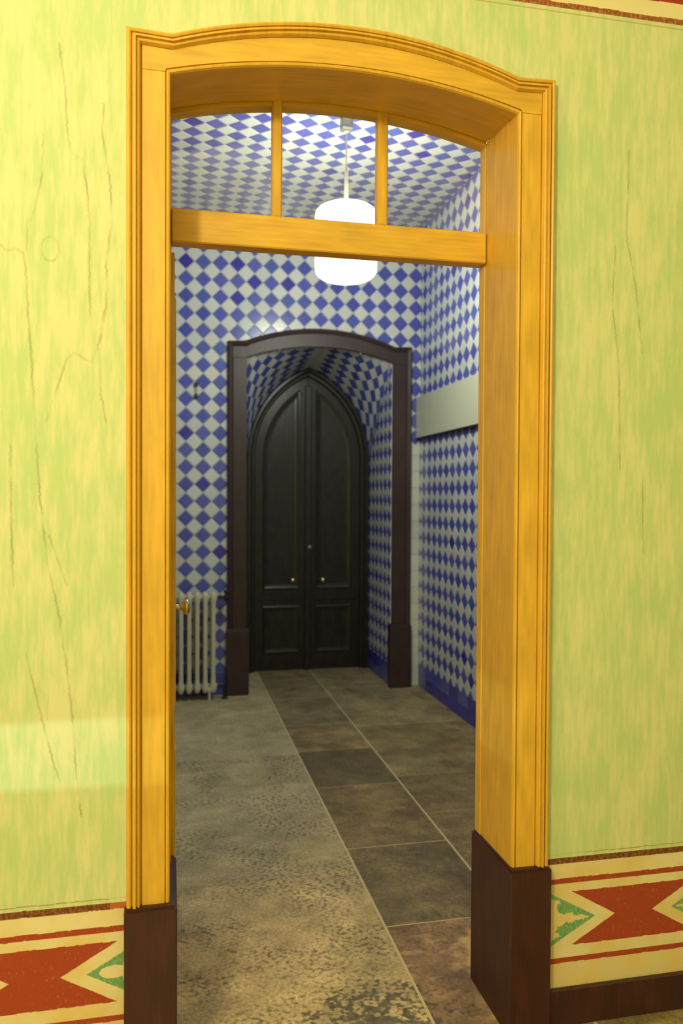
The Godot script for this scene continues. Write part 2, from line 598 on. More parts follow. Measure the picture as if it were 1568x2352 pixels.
	var cols := [
		[-1.5, 0.305, [-4.55, -2.86, -1.15, 1.3, 3.0, 4.8]],
		[0.315, 0.823, [-5.4, -4.3, -3.503, -2.89, -2.22, -1.395, -0.68, 0.35, 1.5, 2.8, 4.8]],
		[0.833, 1.69, [-4.6, -3.4, -2.318, -1.742, -0.55, 0.6, 1.9, 3.3, 4.8]],
		[1.694, 3.0, [0.003, 1.4, 2.9, 4.8]], [-3.0, -1.504, [0.003, 1.7, 3.2, 4.8]],
		[0.1, 0.309, [-5.4, -4.556]], [0.831, 1.5, [-5.4, -4.606]]]
	for c in cols:
		for k in c[2].size() - 1:
			var st := begin()
			var lift := rng.randf_range(0.0, 0.0012)
			var gap := 0.0022 if c[0] < 0.0 else 0.003
			box(st, Vector3(c[0], -0.04, c[2][k] + gap), Vector3(c[1], lift, c[2][k + 1] - gap), 0.0025, floor_uv)
			put("stone_slab", st, m.stone, fl)

# =================================================================== the near doorway
const IN := 0.5305
func near_inner() -> PackedVector2Array:
	return arc(0, IN, 2.912, 0.07, 24)

func build_near_doorway() -> void:
	var t := Node3D.new()
	t.name = "trim_1"
	add_child(t)
	meta(t, "orange-ochre wooden casing and lining of the arched doorway, on dark brown plinth blocks", "door casing", "structure")
	# outer contour, walked clockwise so that offsets to the right go inwards
	var outer := PackedVector2Array([Vector2(-0.652, 0.537), Vector2(-0.652, 3.025)])
	outer.append_array(arc(0, 0.527, 3.02, 0.088, 26))
	outer.append_array([Vector2(0.652, 3.025), Vector2(0.652, 0.537)])
	var st := begin()
	sweep(st, outer, [Vector2(0, 0), Vector2(0, 0.024), Vector2(0.003, 0.030), Vector2(0.008, 0.032), Vector2(0.0125, 0.029), Vector2(0.0135, 0.020), Vector2(0.0165, 0.020),
		Vector2(0.0175, 0.031), Vector2(0.021, 0.036), Vector2(0.026, 0.036), Vector2(0.0275, 0.026), Vector2(0.0305, 0.025), Vector2(0.032, 0.031), Vector2(0.036, 0.029), Vector2(0.0395, 0.018), Vector2(0.0405, 0.009), Vector2(0.046, 0.009), Vector2(0.046, 0.0)])
	put("moulding", st, m.wood_v, t)
	# flat boards: two legs and an arched head
	for s in [-1.0, 1.0]:
		var lo := Vector3(minf(s * 0.545, s * 0.609), 0.52, 0.0)
		var hi := Vector3(maxf(s * 0.545, s * 0.609), 2.916, 0.016)
		one_box("casing_board", lo, hi, 0.0008, m.wood_v, t)
	var head := PackedVector2Array([Vector2(-0.609, 2.917), Vector2(-0.609, 2.983), Vector2(-0.53, 2.979)])
	head.append_array(arc(0, 0.515, 2.982, 0.085, 26))
	head.append_array([Vector2(0.53, 2.979), Vector2(0.609, 2.983), Vector2(0.609, 2.917), Vector2(0.545, 2.917)])
	var low := arc(0, 0.543, 2.925, 0.071, 24)
	for k in range(low.size() - 1, -1, -1): head.append(low[k])
	head.append(Vector2(-0.545, 2.917))
	st = begin()
	extrude(st, head, 0.0, 0.016)
	put("casing_board", st, m.wood_h, t)
	# rounded bead along the opening
	var inner := PackedVector2Array([Vector2(-IN, 0.537)])
	inner.append_array(near_inner())
	inner.append(Vector2(IN, 0.537))
	st = begin()
	sweep(st, inner, [Vector2(0, 0.0), Vector2(0, 0.010), Vector2(-0.003, 0.017), Vector2(-0.0075, 0.019), Vector2(-0.0115, 0.016), Vector2(-0.0125, 0.008), Vector2(-0.0155, 0.008)])
	put("edge_bead", st, m.wood_v, t)
	# lining boards, set back 4 mm from the door frame behind by a groove
	for s in [-1.0, 1.0]:
		one_box("jamb_board", Vector3(minf(s * IN, s * 0.57), 0.5, -0.236), Vector3(maxf(s * IN, s * 0.57), 2.93, 0.0), 0.0, m.wood_v, t)
		one_box("frame_post", Vector3(minf(s * 0.527, s * 0.57), 0.0, -0.288), Vector3(maxf(s * 0.527, s * 0.57), 2.93, -0.241), 0.003, m.wood_v, t)
	# soffit, rising a little towards the back
	st = begin()
	var a0 := near_inner()
	var n := a0.size()
	for k in n - 1:
		var p := a0[k]
		var q := a0[k + 1]
		var up := Vector3(0, 0.02, 0)
		var f0 := Vector3(p.x, p.y, 0.0)
		var f1 := Vector3(q.x, q.y, 0.0)
		var b0 := Vector3(p.x, p.y, -0.236) + up
		var b1 := Vector3(q.x, q.y, -0.236) + up
		var nn := (f1 - f0).cross(b0 - f0).normalized()
		if nn.y > 0.0: nn = -nn
		face(st, [f0, f1, b1, b0], nn)
		var lift := Vector3(0, 0.028, 0)
		face(st, [f0 + lift, f1 + lift, b1 + lift, b0 + lift], -nn)
		face(st, [f0, f1, f1 + lift, f0 + lift], Vector3.BACK)
		face(st, [b0, b1, b1 + lift, b0 + lift], Vector3.FORWARD)
	put("soffit_board", st, m.wood_h, t)
	# arched head of the door frame behind
	var hp := PackedVector2Array()
	for q in near_inner(): hp.append(q + Vector2(0, 0.006))
	for k in range(n - 1, -1, -1): hp.append(a0[k] + Vector2(0, 0.055))
	st = begin()
	extrude(st, hp, -0.288, -0.241)
	put("frame_head", st, m.wood_h, t)
	# plinth blocks wrap casing and lining
	for s in [-1.0, 1.0]:
		var ix := 0.518 if s > 0 else 0.510
		var plan := PackedVector2Array([Vector2(s * ix, -0.037), Vector2(s * (ix + 0.004), -0.041), Vector2(s * 0.654, -0.041), Vector2(s * 0.658, -0.037), Vector2(s * 0.658, 0.0), Vector2(s * 0.575, 0.0), Vector2(s * 0.575, 0.292), Vector2(s * ix, 0.292)])
		st = begin()
		extrude(st, plan, 0.0, 0.528)
		put("plinth_block", st, m.plinth, t, Transform3D(Basis(Vector3.RIGHT, Vector3(0, 0, -1), Vector3.UP), Vector3.ZERO))
		# sloped top of the block
		var top := PackedVector2Array([Vector2(s * (ix + 0.006), -0.033), Vector2(s * 0.652, -0.033), Vector2(s * 0.652, 0.0), Vector2(s * 0.575, 0.0), Vector2(s * 0.575, 0.288), Vector2(s * (ix + 0.006), 0.288)])
		st = begin()
		extrude(st, top, 0.528, 0.536)
		put("plinth_cap", st, m.plinth, t, Transform3D(Basis(Vector3.RIGHT, Vector3(0, 0, -1), Vector3.UP), Vector3.ZERO))

	# transom light over the door: bar, two mullions, three panes
	var w := Node3D.new()
	w.name = "window_1"
	add_child(w)
	meta(w, "three-pane transom light with ochre wooden bars under the doorway arch", "window", "structure")
	one_box("transom_bar", Vector3(-0.527, 2.514, -0.285), Vector3(0.527, 2.619, -0.222), 0.004, m.wood_h, w)
	for x in [[-0.2075, -0.1755], [0.145, 0.180]]:
		one_box("mullion", Vector3(x[0], 2.619, -0.278), Vector3(x[1], 3.0, -0.234), 0.005, m.wood_v, w)
	var glass := mat(Color(0.96, 0.98, 0.97, 0.03), 0.02)
	glass.transparency = BaseMaterial3D.TRANSPARENCY_ALPHA
	for x in [[-0.529, -0.2], [-0.185, 0.155], [0.17, 0.529]]:
		var poly := PackedVector2Array([Vector2(x[0], 2.61)])
		for k in 9:
			var px := lerpf(x[0], x[1], k / 8.0)
			var r := (IN * IN + 0.0049) / 0.14
			poly.append(Vector2(px, 2.982 - r + sqrt(r * r - px * px) + 0.015))
		poly.append(Vector2(x[1], 2.61))
		st = begin()
		extrude(st, poly, -0.262, -0.258)
		put("pane", st, glass, w)

	# the open leaf, seen edge-on past the left lining
	var d := Node3D.new()
	d.name = "door_1"
	add_child(d)
	meta(d, "ochre wooden door leaf swung open into the hall behind the left lining", "door", "structure")
	one_box("door_leaf", Vector3(-0.556, 0.015, -0.815), Vector3(-0.516, 2.50, -0.292), 0.003, m.wood_v, d)
	for y in [[0.16, 0.85], [1.0, 2.38]]:
		one_box("panel", Vector3(-0.520, y[0], -0.72), Vector3(-0.511, y[1], -0.39), 0.004, m.wood_v, d)
	var kb := Basis(Vector3(0, 0, 1), Vector3(1, 0, 0), Vector3(0, 1, 0))
	st = begin()
	lathe(st, [Vector2(0.0001, 0.0), Vector2(0.026, 0.0), Vector2(0.026, 0.004), Vector2(0.012, 0.008), Vector2(0.009, 0.02), Vector2(0.011, 0.03), Vector2(0.024, 0.036), Vector2(0.03, 0.046), Vector2(0.029, 0.054), Vector2(0.018, 0.062), Vector2(0.0001, 0.064)], Vector3(-0.516, 1.285, -0.77), kb)
	var knob := put("knob", st, m.brass, d)
	knob.set_meta("label", "round brass door knob")

# =================================================================== tiling
func seen(p: Vector3) -> bool:   # whether the doorway shows that point to the viewer
	if p.z > -0.3: return false
	for zz in [0.0, -0.27]:
		var t: float = (zz - EYE.z) / (p.z - EYE.z)
		var q := EYE.lerp(p, t)
		if absf(q.x) > 0.545 or q.y > 3.01 or q.y < 0: return false
	return true

func tile_solid(st: SurfaceTool, poly: PackedVector2Array, at: Transform3D, h := 0.0035, bev := 0.0022) -> void:
	var n := poly.size()
	var mid := Vector2.ZERO
	for q in poly: mid += q / n
	var top := []
	var side := []
	var foot := []
	for q in poly:
		var inn := q - (q - mid).normalized() * bev * 1.3
		top.append(at * Vector3(inn.x, inn.y, h))
		side.append(at * Vector3(q.x, q.y, h - bev * 0.6))
		foot.append(at * Vector3(q.x, q.y, -0.001))
	var up := at.basis.z.normalized()
	face(st, top, up)
	for k in n:
		var k2 := (k + 1) % n
		var e: Vector3 = side[k2] - side[k]
		var outw := e.cross(up).normalized()
		var cm: Vector3 = at * Vector3(mid.x, mid.y, 0)
		if outw.dot(side[k] - cm) < 0.0: outw = -outw
		face(st, [top[k], top[k2], side[k2], side[k]], (outw + up * 1.4).normalized())
		face(st, [side[k], side[k2], foot[k2], foot[k]], outw)

func area(p: PackedVector2Array) -> float:
	var s := 0.0
	for k in p.size(): s += p[k].cross(p[(k + 1) % p.size()])
	return absf(s) * 0.5

# diamonds on the plane of T (x, y along it, z out), blue ones centred on o + whole steps of P
func lay(parent: Node3D, T: Transform3D, clip: PackedVector2Array, o: Vector2, holes: Array, limit := 300) -> void:
	if tile_full.is_empty():
		for v in 6:   # three for the blue tiles, three for the slightly larger white ones
			var st := begin()
			var r := P * 0.5 - (0.0058 if v < 3 else 0.0036) - 0.0004 * (v % 3)
			tile_solid(st, PackedVector2Array([Vector2(r, 0), Vector2(0, r), Vector2(-r, 0), Vector2(0, -r)]), Transform3D.IDENTITY)
			tile_full.append(st.commit())
	var lo := clip[0]
	var hi := clip[0]
	for q in clip:
		lo = lo.min(q)
		hi = hi.max(q)
	var list := []
	for kind in 2:
		var c0 := o + Vector2.ONE * (P * 0.5 * kind)
		for i in range(int(floor((lo.x - c0.x) / P)) - 1, int(ceil((hi.x - c0.x) / P)) + 2):
			for j in range(int(floor((lo.y - c0.y) / P)) - 1, int(ceil((hi.y - c0.y) / P)) + 2):
				var c := c0 + Vector2(i, j) * P
				var skip := false
				for hpoly in holes:
					if Geometry2D.is_point_in_polygon(c, hpoly): skip = true
				if skip: continue
				var r := P * 0.5 - 0.0035
				var dia := PackedVector2Array([c + Vector2(r, 0), c + Vector2(0, r), c + Vector2(-r, 0), c + Vector2(0, -r)])
				var inside := true
				for q in dia:
					if not Geometry2D.is_point_in_polygon(q, clip): inside = false
				var poly := PackedVector2Array()
				if not inside:
					var cut := Geometry2D.intersect_polygons(dia, clip)
					if cut.is_empty(): continue
					poly = cut[0]
					if area(poly) < 0.0006: continue
				var w := T * Vector3(c.x, c.y, 0)
				list.append([w.distance_to(EYE) + (0.0 if seen(w) else 1000.0), kind, c, poly])
	list.sort_custom(func(a, b): return a[0] < b[0])
	var rest := [begin(), begin()]
	var any := [false, false]
	var count := 0
	for e in list:
		var kind: int = e[1]
		var c: Vector2 = e[2]
		var poly: PackedVector2Array = e[3]
		var tilt := Basis.from_euler(Vector3(rng.randf_range(-1, 1), rng.randf_range(-1, 1), 0) * 0.006)
		var lift := rng.randf_range(-0.0004, 0.0004)
		var mats: Array = tile_blue if kind == 0 else tile_white
		var pick := rng.randi_range(0, mats.size() - 1)
		if kind == 0 and pick == 4 and rng.randf() < 0.75: pick = 0
		if count < limit and e[0] < 900.0:
			count += 1
			if poly.is_empty():
				put_mesh("tile", tile_full[rng.randi_range(0, 2) + 3 * kind], parent, mats[pick], T * Transform3D(tilt, Vector3(c.x, c.y, lift)))
			else:
				var st := begin()
				tile_solid(st, shift(poly, -c), Transform3D.IDENTITY)
				put("tile", st, mats[pick], parent, T * Transform3D(tilt, Vector3(c.x, c.y, lift)))
		else:
			if poly.is_empty():
				var r := P * 0.5 - 0.0035
				poly = PackedVector2Array([c + Vector2(r, 0), c + Vector2(0, r), c + Vector2(-r, 0), c + Vector2(0, -r)])
			tile_solid(rest[kind], shift(poly, -c), T * Transform3D(tilt, Vector3(c.x, c.y, lift)))
			any[kind] = true
	for kind in 2:
		if any[kind]:
			var r := put("blue_tiles" if kind == 0 else "white_tiles", rest[kind], tile_blue[0] if kind == 0 else tile_white[0], parent)
			r.set_meta("kind", "stuff")

func shift(p: PackedVector2Array, d: Vector2) -> PackedVector2Array:
	var out := PackedVector2Array()
	for q in p: out.append(q + d)
	return out

func rect(x0: float, y0: float, x1: float, y1: float) -> PackedVector2Array:
	return PackedVector2Array([Vector2(x0, y0), Vector2(x1, y0), Vector2(x1, y1), Vector2(x0, y1)])

# a row or block of plain rectangular tiles on the plane of T
func bricks(called: String, parent: Node3D, T: Transform3D, x0: float, x1: float, y0: float, y1: float, wide: float, high: float, mats: Array) -> void:
	var ny := maxi(1, int(round((y1 - y0) / high)))
	var nx := maxi(1, int(round((x1 - x0) / wide)))
	var dx := (x1 - x0) / nx
	var dy := (y1 - y0) / ny
	var st := begin()
	tile_solid(st, rect(-dx * 0.5 + 0.0012, -dy * 0.5 + 0.0012, dx * 0.5 - 0.0012, dy * 0.5 - 0.0012), Transform3D.IDENTITY)
	var mesh := st.commit()
	for j in ny:
		for i in nx:
			var tilt := Basis.from_euler(Vector3(rng.randf_range(-1, 1), rng.randf_range(-1, 1), 0) * 0.005)
			put_mesh(called, mesh, parent, mats[rng.randi_range(0, mats.size() - 1)], T * Transform3D(tilt, Vector3(x0 + dx * (i + 0.5), y0 + dy * (j + 0.5), 0)))

# =================================================================== the hall
func build_hall() -> void:
	var T_far := Transform3D(Basis.IDENTITY, Vector3(0, 0, HALL_Z))
	var T_right := Transform3D(Basis(Vector3(0, 0, 1), Vector3.UP, Vector3(-1, 0, 0)), Vector3(HALL_R, 0, 0))
	var T_left := Transform3D(Basis(Vector3(0, 0, -1), Vector3.UP, Vector3(1, 0, 0)), Vector3(HALL_L, 0, 0))
	var T_top := Transform3D(Basis(Vector3(1, 0, 0), Vector3(0, 0, 1), Vector3(0, -1, 0)), Vector3(0, HALL_Y, 0))
	# far wall
	var far := Node3D.new()
	far.name = "wall_far"
	add_child(far)
	meta(far, "far hall wall of blue and white diamond tiles around the dark arched frame", "wall", "structure")
	var st := begin()
	box(st, Vector3(HALL_L, 0, HALL_Z - 0.2), Vector3(0.116, HALL_Y, HALL_Z))
	box(st, Vector3(1.44, 0, HALL_Z - 0.2), Vector3(HALL_R + 0.15, HALL_Y, HALL_Z))
	box(st, Vector3(0.116, 3.04, HALL_Z - 0.2), Vector3(1.44, HALL_Y, HALL_Z))
	put("grout_bed", st, m.grout, far)
	var hole := PackedVector2Array([Vector2(0.03, -1), Vector2(0.03, 2.98), Vector2(0.2, 3.0), Vector2(0.78, 3.11), Vector2(1.36, 3.0), Vector2(1.53, 2.98), Vector2(1.53, -1)])
	lay(far, T_far, rect(HALL_L, 0.2, HALL_R - 0.003, HALL_Y - 0.003), Vector2(-0.3925, 3.7033), [hole, rect(1.53, -1, 2.0, 2.25)])
	bricks("skirting_tile", far, T_far, HALL_L, -0.04, 0.0, 0.2, 0.145, 0.1, tile_blue)
	bricks("border_tile", far, T_far, 1.594, HALL_R - 0.004, 0.0, 2.24, 0.1, 0.146, tile_white)
	# right wall
	var wr := Node3D.new()
	wr.name = "wall_hall_right"
	add_child(wr)
	meta(wr, "right side wall of the hall in blue and white diamond tiles over a blue skirting", "wall", "structure")
	one_box("grout_bed", Vector3(HALL_R, 0, HALL_Z - 0.2), Vector3(HALL_R + 0.15, HALL_Y + 0.1, -0.29), 0, m.grout, wr)
	lay(wr, T_right, rect(HALL_Z + 0.003, 0.2, -0.3, HALL_Y - 0.003), Vector2(-4.2868, 2.0761), [rect(HALL_Z, 2.3, -0.3, 2.55)])
	bricks("skirting_tile", wr, T_right, HALL_Z + 0.003, -0.3, 0.0, 0.2, 0.2, 0.1, tile_blue)
	# left wall and the back of the painted wall, out of sight
	var wl := Node3D.new()
	wl.name = "wall_hall_left"
	add_child(wl)
	meta(wl, "left side wall of the hall in blue and white diamond tiles, out of sight", "wall", "structure")
	one_box("grout_bed", Vector3(HALL_L - 0.15, 0, HALL_Z - 0.2), Vector3(HALL_L, HALL_Y + 0.1, -0.29), 0, m.grout, wl)
	lay(wl, T_left, rect(0.3, 0.0, -HALL_Z, HALL_Y), Vector2(0.4, 0.1), [])
	# ceiling
	var top := Node3D.new()
	top.name = "ceiling_hall"
	add_child(top)
	meta(top, "hall ceiling covered with blue and white diamond tiles above the glowing pendant", "ceiling", "structure")
	one_box("grout_bed", Vector3(HALL_L - 0.15, HALL_Y, HALL_Z - 0.2), Vector3(HALL_R + 0.15, HALL_Y + 0.15, -0.29), 0, m.grout, top)
	lay(top, T_top, rect(HALL_L, HALL_Z, HALL_R, -0.3), Vector2(-0.38, -2.919), [])

	# dark wooden frame round the niche
	var f := Node3D.new()
	f.name = "trim_2"
	add_child(f)
	meta(f, "dark brown arched wooden frame on the tiled far wall, around the pointed door", "door casing", "structure")
	var outer := PackedVector2Array([Vector2(-0.042, 0.5), Vector2(-0.042, 3.04)])
	outer.append_array(arc(0.777, 0.665, 3.05, 0.13, 24))
	outer.append_array([Vector2(1.594, 3.058), Vector2(1.594, 0.5)])
	var z := HALL_Z
	st = begin()
	sweep(st, outer, [Vector2(0, z), Vector2(0, z + 0.035), Vector2(0.004, z + 0.048), Vector2(0.016, z + 0.055), Vector2(0.024, z + 0.052), Vector2(0.028, z + 0.044), Vector2(0.034, z + 0.042), Vector2(0.04, z + 0.036), Vector2(0.046, z + 0.03), Vector2(0.046, z)])
	put("moulding", st, m.far_frame, f)
	var head := PackedVector2Array([Vector2(0.003, 2.9), Vector2(0.003, 2.995), Vector2(0.13, 3.0)])
	head.append_array(arc(0.777, 0.645, 3.01, 0.125, 22))
	head.append_array([Vector2(1.42, 3.005), Vector2(1.549, 3.01), Vector2(1.549, 2.9), Vector2(1.43, 2.9)])
	var low := arc(0.775, 0.654, 2.912, 0.113, 22)
	for k in range(low.size() - 1, -1, -1): head.append(low[k])
	head.append(Vector2(0.12, 2.9))
	st = begin()
	extrude(st, head, z - 0.02, z + 0.031)
	put("casing_board", st, m.far_frame, f)
	one_box("casing_board", Vector3(0.003, 0.5, z - 0.02), Vector3(0.122, 2.9, z + 0.031), 0.004, m.far_frame, f)
	one_box("casing_board", Vector3(1.430, 0.5, z - 0.02), Vector3(1.549, 2.9, z + 0.031), 0.004, m.far_frame, f)
	for x in [[-0.05, 0.143], [1.40, 1.60]]:
		one_box("plinth_block", Vector3(x[0], 0.0, z - 0.02), Vector3(x[1], 0.56, z + 0.066), 0.006, m.far_frame, f)
		one_box("plinth_cap", Vector3(x[0] + 0.006, 0.56, z - 0.02), Vector3(x[1] - 0.006, 0.572, z + 0.06), 0.004, m.far_frame, f)

# =================================================================== niche and pointed door
func build_niche() -> void:
	var nich := Node3D.new()
	nich.name = "wall_niche"
	add_child(nich)
	meta(nich, "tiled recess behind the dark frame, its vault rising to a pointed ridge", "wall", "structure")
	var xr := 1.424
	var xl := 0.118
	var z := HALL_Z - 0.02
	var st := begin()
	box(st, Vector3(xr, 0, NZ - 0.25), Vector3(xr + 0.3, 3.3, HALL_Z - 0.2))
	box(st, Vector3(xl - 0.3, 0, NZ - 0.25), Vector3(xl, 3.3, HALL_Z - 0.02))
	box(st, Vector3(xl, 0, NZ - 0.25), Vector3(xr, 3.3, NZ - 0.075))
	box(st, Vector3(xl, 3.14, NZ - 0.25), Vector3(xr, 3.3, HALL_Z - 0.2))
	box(st, Vector3(xr, 0, HALL_Z - 0.2), Vector3(1.44, 3.04, HALL_Z - 0.021))
	put("grout_bed", st, m.grout, nich)
	var T := Transform3D(Basis(Vector3(0, 0, 1), Vector3.UP, Vector3(-1, 0, 0)), Vector3(xr, 0, 0))
	var up := PackedVector2Array([Vector2(NZ, 0.2), Vector2(z, 0.2), Vector2(z, 2.92), Vector2(NZ, 2.1)])
	lay(nich, T, up, Vector2(-4.62, 1.10), [], 200)
	bricks("skirting_tile", nich, T, NZ, z, 0.0, 0.2, 0.2, 0.1, tile_blue)
	var T2 := Transform3D(Basis(Vector3(0, 0, -1), Vector3.UP, Vector3(1, 0, 0)), Vector3(xl, 0, 0))
	var up2 := PackedVector2Array([Vector2(-z, 0.2), Vector2(-NZ, 0.2), Vector2(-NZ, 2.1), Vector2(-z, 2.92)])
	lay(nich, T2, up2, Vector2(4.62, 1.10), [], 60)
	# vault: straight lines from the pointed arch at the back to the flat arch in front
	var back := pointed(0.0, 40)
	for side in [1.0, -1.0]:
		var surf := func(s: float, t: float) -> Vector3:   # s 0..1 up the arch, t 0..1 to the front
			var k := clampf(s, 0.0, 1.0) * 40.0
			var i := mini(int(k), 39)
			var b: Vector2 = back[i].lerp(back[i + 1], k - i)
			var fx := lerpf((b.x - NX) / 0.60, 1.0 - clampf(s, 0.0, 1.0), 0.6)
			var rr := (0.654 * 0.654 + 0.125 * 0.125) / 0.25
			var fr := Vector2(NX + fx * (0.616 if side > 0.0 else 0.69), 2.92 + 0.125 - rr + sqrt(rr * rr - pow(0.654 * fx, 2.0)))
			var q := b.lerp(fr, t)
			return Vector3(NX + (q.x - NX) * side, q.y, lerpf(NZ, z, t))
		st = begin()
		for i in 24:
			for j in 4:
				var a: Vector3 = surf.call(i / 24.0, j / 4.0)
				var b: Vector3 = surf.call((i + 1) / 24.0, j / 4.0)
				var c: Vector3 = surf.call((i + 1) / 24.0, (j + 1) / 4.0)
				var d: Vector3 = surf.call(i / 24.0, (j + 1) / 4.0)
				var nn := (b - a).cross(d - a).normalized()
				if nn.y > 0: nn = -nn
				face(st, [a, b, c], nn)
				face(st, [a, c, d], nn)
				face(st, [a - nn * 0.03, b - nn * 0.03, c - nn * 0.03], -nn)
				face(st, [a - nn * 0.03, c - nn * 0.03, d - nn * 0.03], -nn)
		put("grout_vault", st, m.grout, nich)
		# tiles in (length up the arch, depth)
		var ls := 0.90
		var lt := 0.90
		for kind in 2:
			for i in range(-1, 9):
				for j in range(-1, 8):
					var c := Vector2(0.05 + (i + 0.5 * kind) * P, 0.04 + (j + 0.5 * kind) * P)
					var r := P * 0.5 - 0.0035
					var dia := PackedVector2Array([c + Vector2(r, 0), c + Vector2(0, r), c + Vector2(-r, 0), c + Vector2(0, -r)])
					var cut := Geometry2D.intersect_polygons(dia, rect(0.004, 0.0, ls - 0.003, lt))
					if cut.is_empty() or area(cut[0]) < 0.0006: continue
					var pts := []
					var mid := Vector3.ZERO
					for q: Vector2 in cut[0]:
						var v: Vector3 = surf.call(q.x / ls, q.y / lt)
						pts.append(v)
						mid += v / cut[0].size()
					var s0: Vector3 = surf.call((c.x - 0.01) / ls, c.y / lt)
					var s1: Vector3 = surf.call((c.x + 0.01) / ls, c.y / lt)
					var t0: Vector3 = surf.call(c.x / ls, clampf(c.y - 0.01, 0, lt) / lt)
					var t1: Vector3 = surf.call(c.x / ls, clampf(c.y + 0.01, 0, lt) / lt)
					var nn := (s1 - s0).cross(t1 - t0).normalized()
					if nn.y > 0: nn = -nn
					if nn.length() < 0.5: continue
					var xx := (t1 - t0).normalized()
					var bs := Basis(xx, nn.cross(xx), nn)
					var fr := Transform3D(bs, mid + nn * 0.001)
					var inv := fr.affine_inverse()
					var poly := PackedVector2Array()
					for v: Vector3 in pts:
						var w := inv * v
						poly.append(Vector2(w.x, w.y))
					var ts := begin()
					tile_solid(ts, poly, Transform3D.IDENTITY)
					var mats: Array = tile_blue if kind == 0 else tile_white
					put("tile", ts, mats[rng.randi_range(0, 3)], nich, fr)

	# the pointed double door
	var d := Node3D.new()
	d.name = "door_2"
	add_child(d)
	meta(d, "dark pointed-arch double door with panelled leaves and two small brass knobs", "door", "structure")
	var dz := NZ - 0.05
	var contour := func(off: float) -> PackedVector2Array:   # left foot, apex, right foot
		var r := pointed(off, 20)
		var right := PackedVector2Array()
		for k in range(r.size() - 1, -1, -1): right.append(r[k])
		var out := PackedVector2Array([Vector2(NX - 0.60 + off, 0.0)])
		var left := PackedVector2Array()
		for k in r.size(): left.append(Vector2(2.0 * NX - r[k].x, r[k].y))
		out.append_array(left.slice(0, -1))
		out.append_array(right)
		out.append(Vector2(NX + 0.60 - off, 0.0))
		return out
	st = begin()
	sweep(st, contour.call(0.0), [Vector2(0, dz), Vector2(0, dz + 0.075), Vector2(0.008, dz + 0.085), Vector2(0.03, dz + 0.085), Vector2(0.042, dz + 0.075), Vector2(0.048, dz + 0.06), Vector2(0.07, dz + 0.058), Vector2(0.078, dz + 0.048), Vector2(0.078, dz)])
	put("door_frame", st, m.far_door, d)
	for s in [1.0, -1.0]:
		var leaf_poly := PackedVector2Array([Vector2(NX + s * 0.003, 0.012), Vector2(NX + s * 0.522, 0.012)])
		for q in pointed(0.078, 18): leaf_poly.append(Vector2(NX + s * (q.x - NX), q.y))
		leaf_poly[leaf_poly.size() - 1].x = NX + s * 0.003
		st = begin()
		extrude(st, leaf_poly, dz - 0.02, dz + 0.02)
		var leaf := put("door_leaf", st, m.far_door, d)
		# upper panel under the point, lower panel, each in a raised moulding
		var upper := PackedVector2Array([Vector2(NX + s * 0.075, 0.80), Vector2(NX + s * 0.445, 0.80)])
		for q in pointed(0.155, 18):
			if q.x > NX + 0.075: upper.append(Vector2(NX + s * (q.x - NX), q.y))
		upper.append(Vector2(NX + s * 0.075, 2.1 + sqrt(maxf(0.0, pow(0.938 - 0.155, 2.0) - pow(0.338 + 0.075, 2.0)))))
		var lower := PackedVector2Array([Vector2(NX + s * 0.075, 0.17), Vector2(NX + s * 0.445, 0.17), Vector2(NX + s * 0.445, 0.64), Vector2(NX + s * 0.075, 0.64)])
		for pn in [upper, lower]:
			var loop: PackedVector2Array = pn
			if not Geometry2D.is_polygon_clockwise(loop): loop.reverse()
			st = begin()
			sweep(st, loop, [Vector2(0, dz + 0.019), Vector2(0.003, dz + 0.027), Vector2(0.010, dz + 0.031), Vector2(0.018, dz + 0.030), Vector2(0.028, dz + 0.026), Vector2(0.042, dz + 0.0225), Vector2(0.058, dz + 0.0205)], true)
			put("panel_moulding", st, m.far_door, leaf)
			var inn := Geometry2D.offset_polygon(loop, -0.062)
			if inn.size() > 0:
				st = begin()
				extrude(st, inn[0], dz + 0.01, dz + 0.0235)
				put("panel", st, m.far_door, leaf)
		var rail := begin()
		box(rail, Vector3(NX + minf(s * 0.06, s * 0.50), 0.69, dz + 0.018), Vector3(NX + maxf(s * 0.06, s * 0.50), 0.745, dz + 0.026), 0.004)
		put("lock_rail", rail, m.far_door, leaf)
		st = begin()
		var kx := NX + (0.150 if s > 0 else -0.152)
		lathe(st, [Vector2(0.0001, 0), Vector2(0.022, 0), Vector2(0.022, 0.004), Vector2(0.008, 0.008), Vector2(0.008, 0.024), Vector2(0.02, 0.032), Vector2(0.023, 0.042), Vector2(0.018, 0.052), Vector2(0.0001, 0.056)], Vector3(kx, 0.89, dz + 0.018), Basis(Vector3.RIGHT, Vector3(0, 0, 1), Vector3(0, -1, 0)), 20)
		var kn := put("knob", st, m.brass, leaf)
		kn.set_meta("label", "small brass knob")
	one_box("astragal", Vector3(NX - 0.034, 0.012, dz + 0.018), Vector3(NX + 0.034, 2.80, dz + 0.042), 0.008, m.far_door, d)
	st = begin()
	lathe(st, [Vector2(0.0001, 0), Vector2(0.018, 0), Vector2(0.017, 0.004), Vector2(0.008, 0.006), Vector2(0.0001, 0.006)], Vector3(NX + 0.018, 1.215, dz + 0.042), Basis(Vector3.RIGHT, Vector3(0, 0, 1), Vector3(0, -1, 0)), 18)
	put("keyhole_cover", st, m.steel, d)

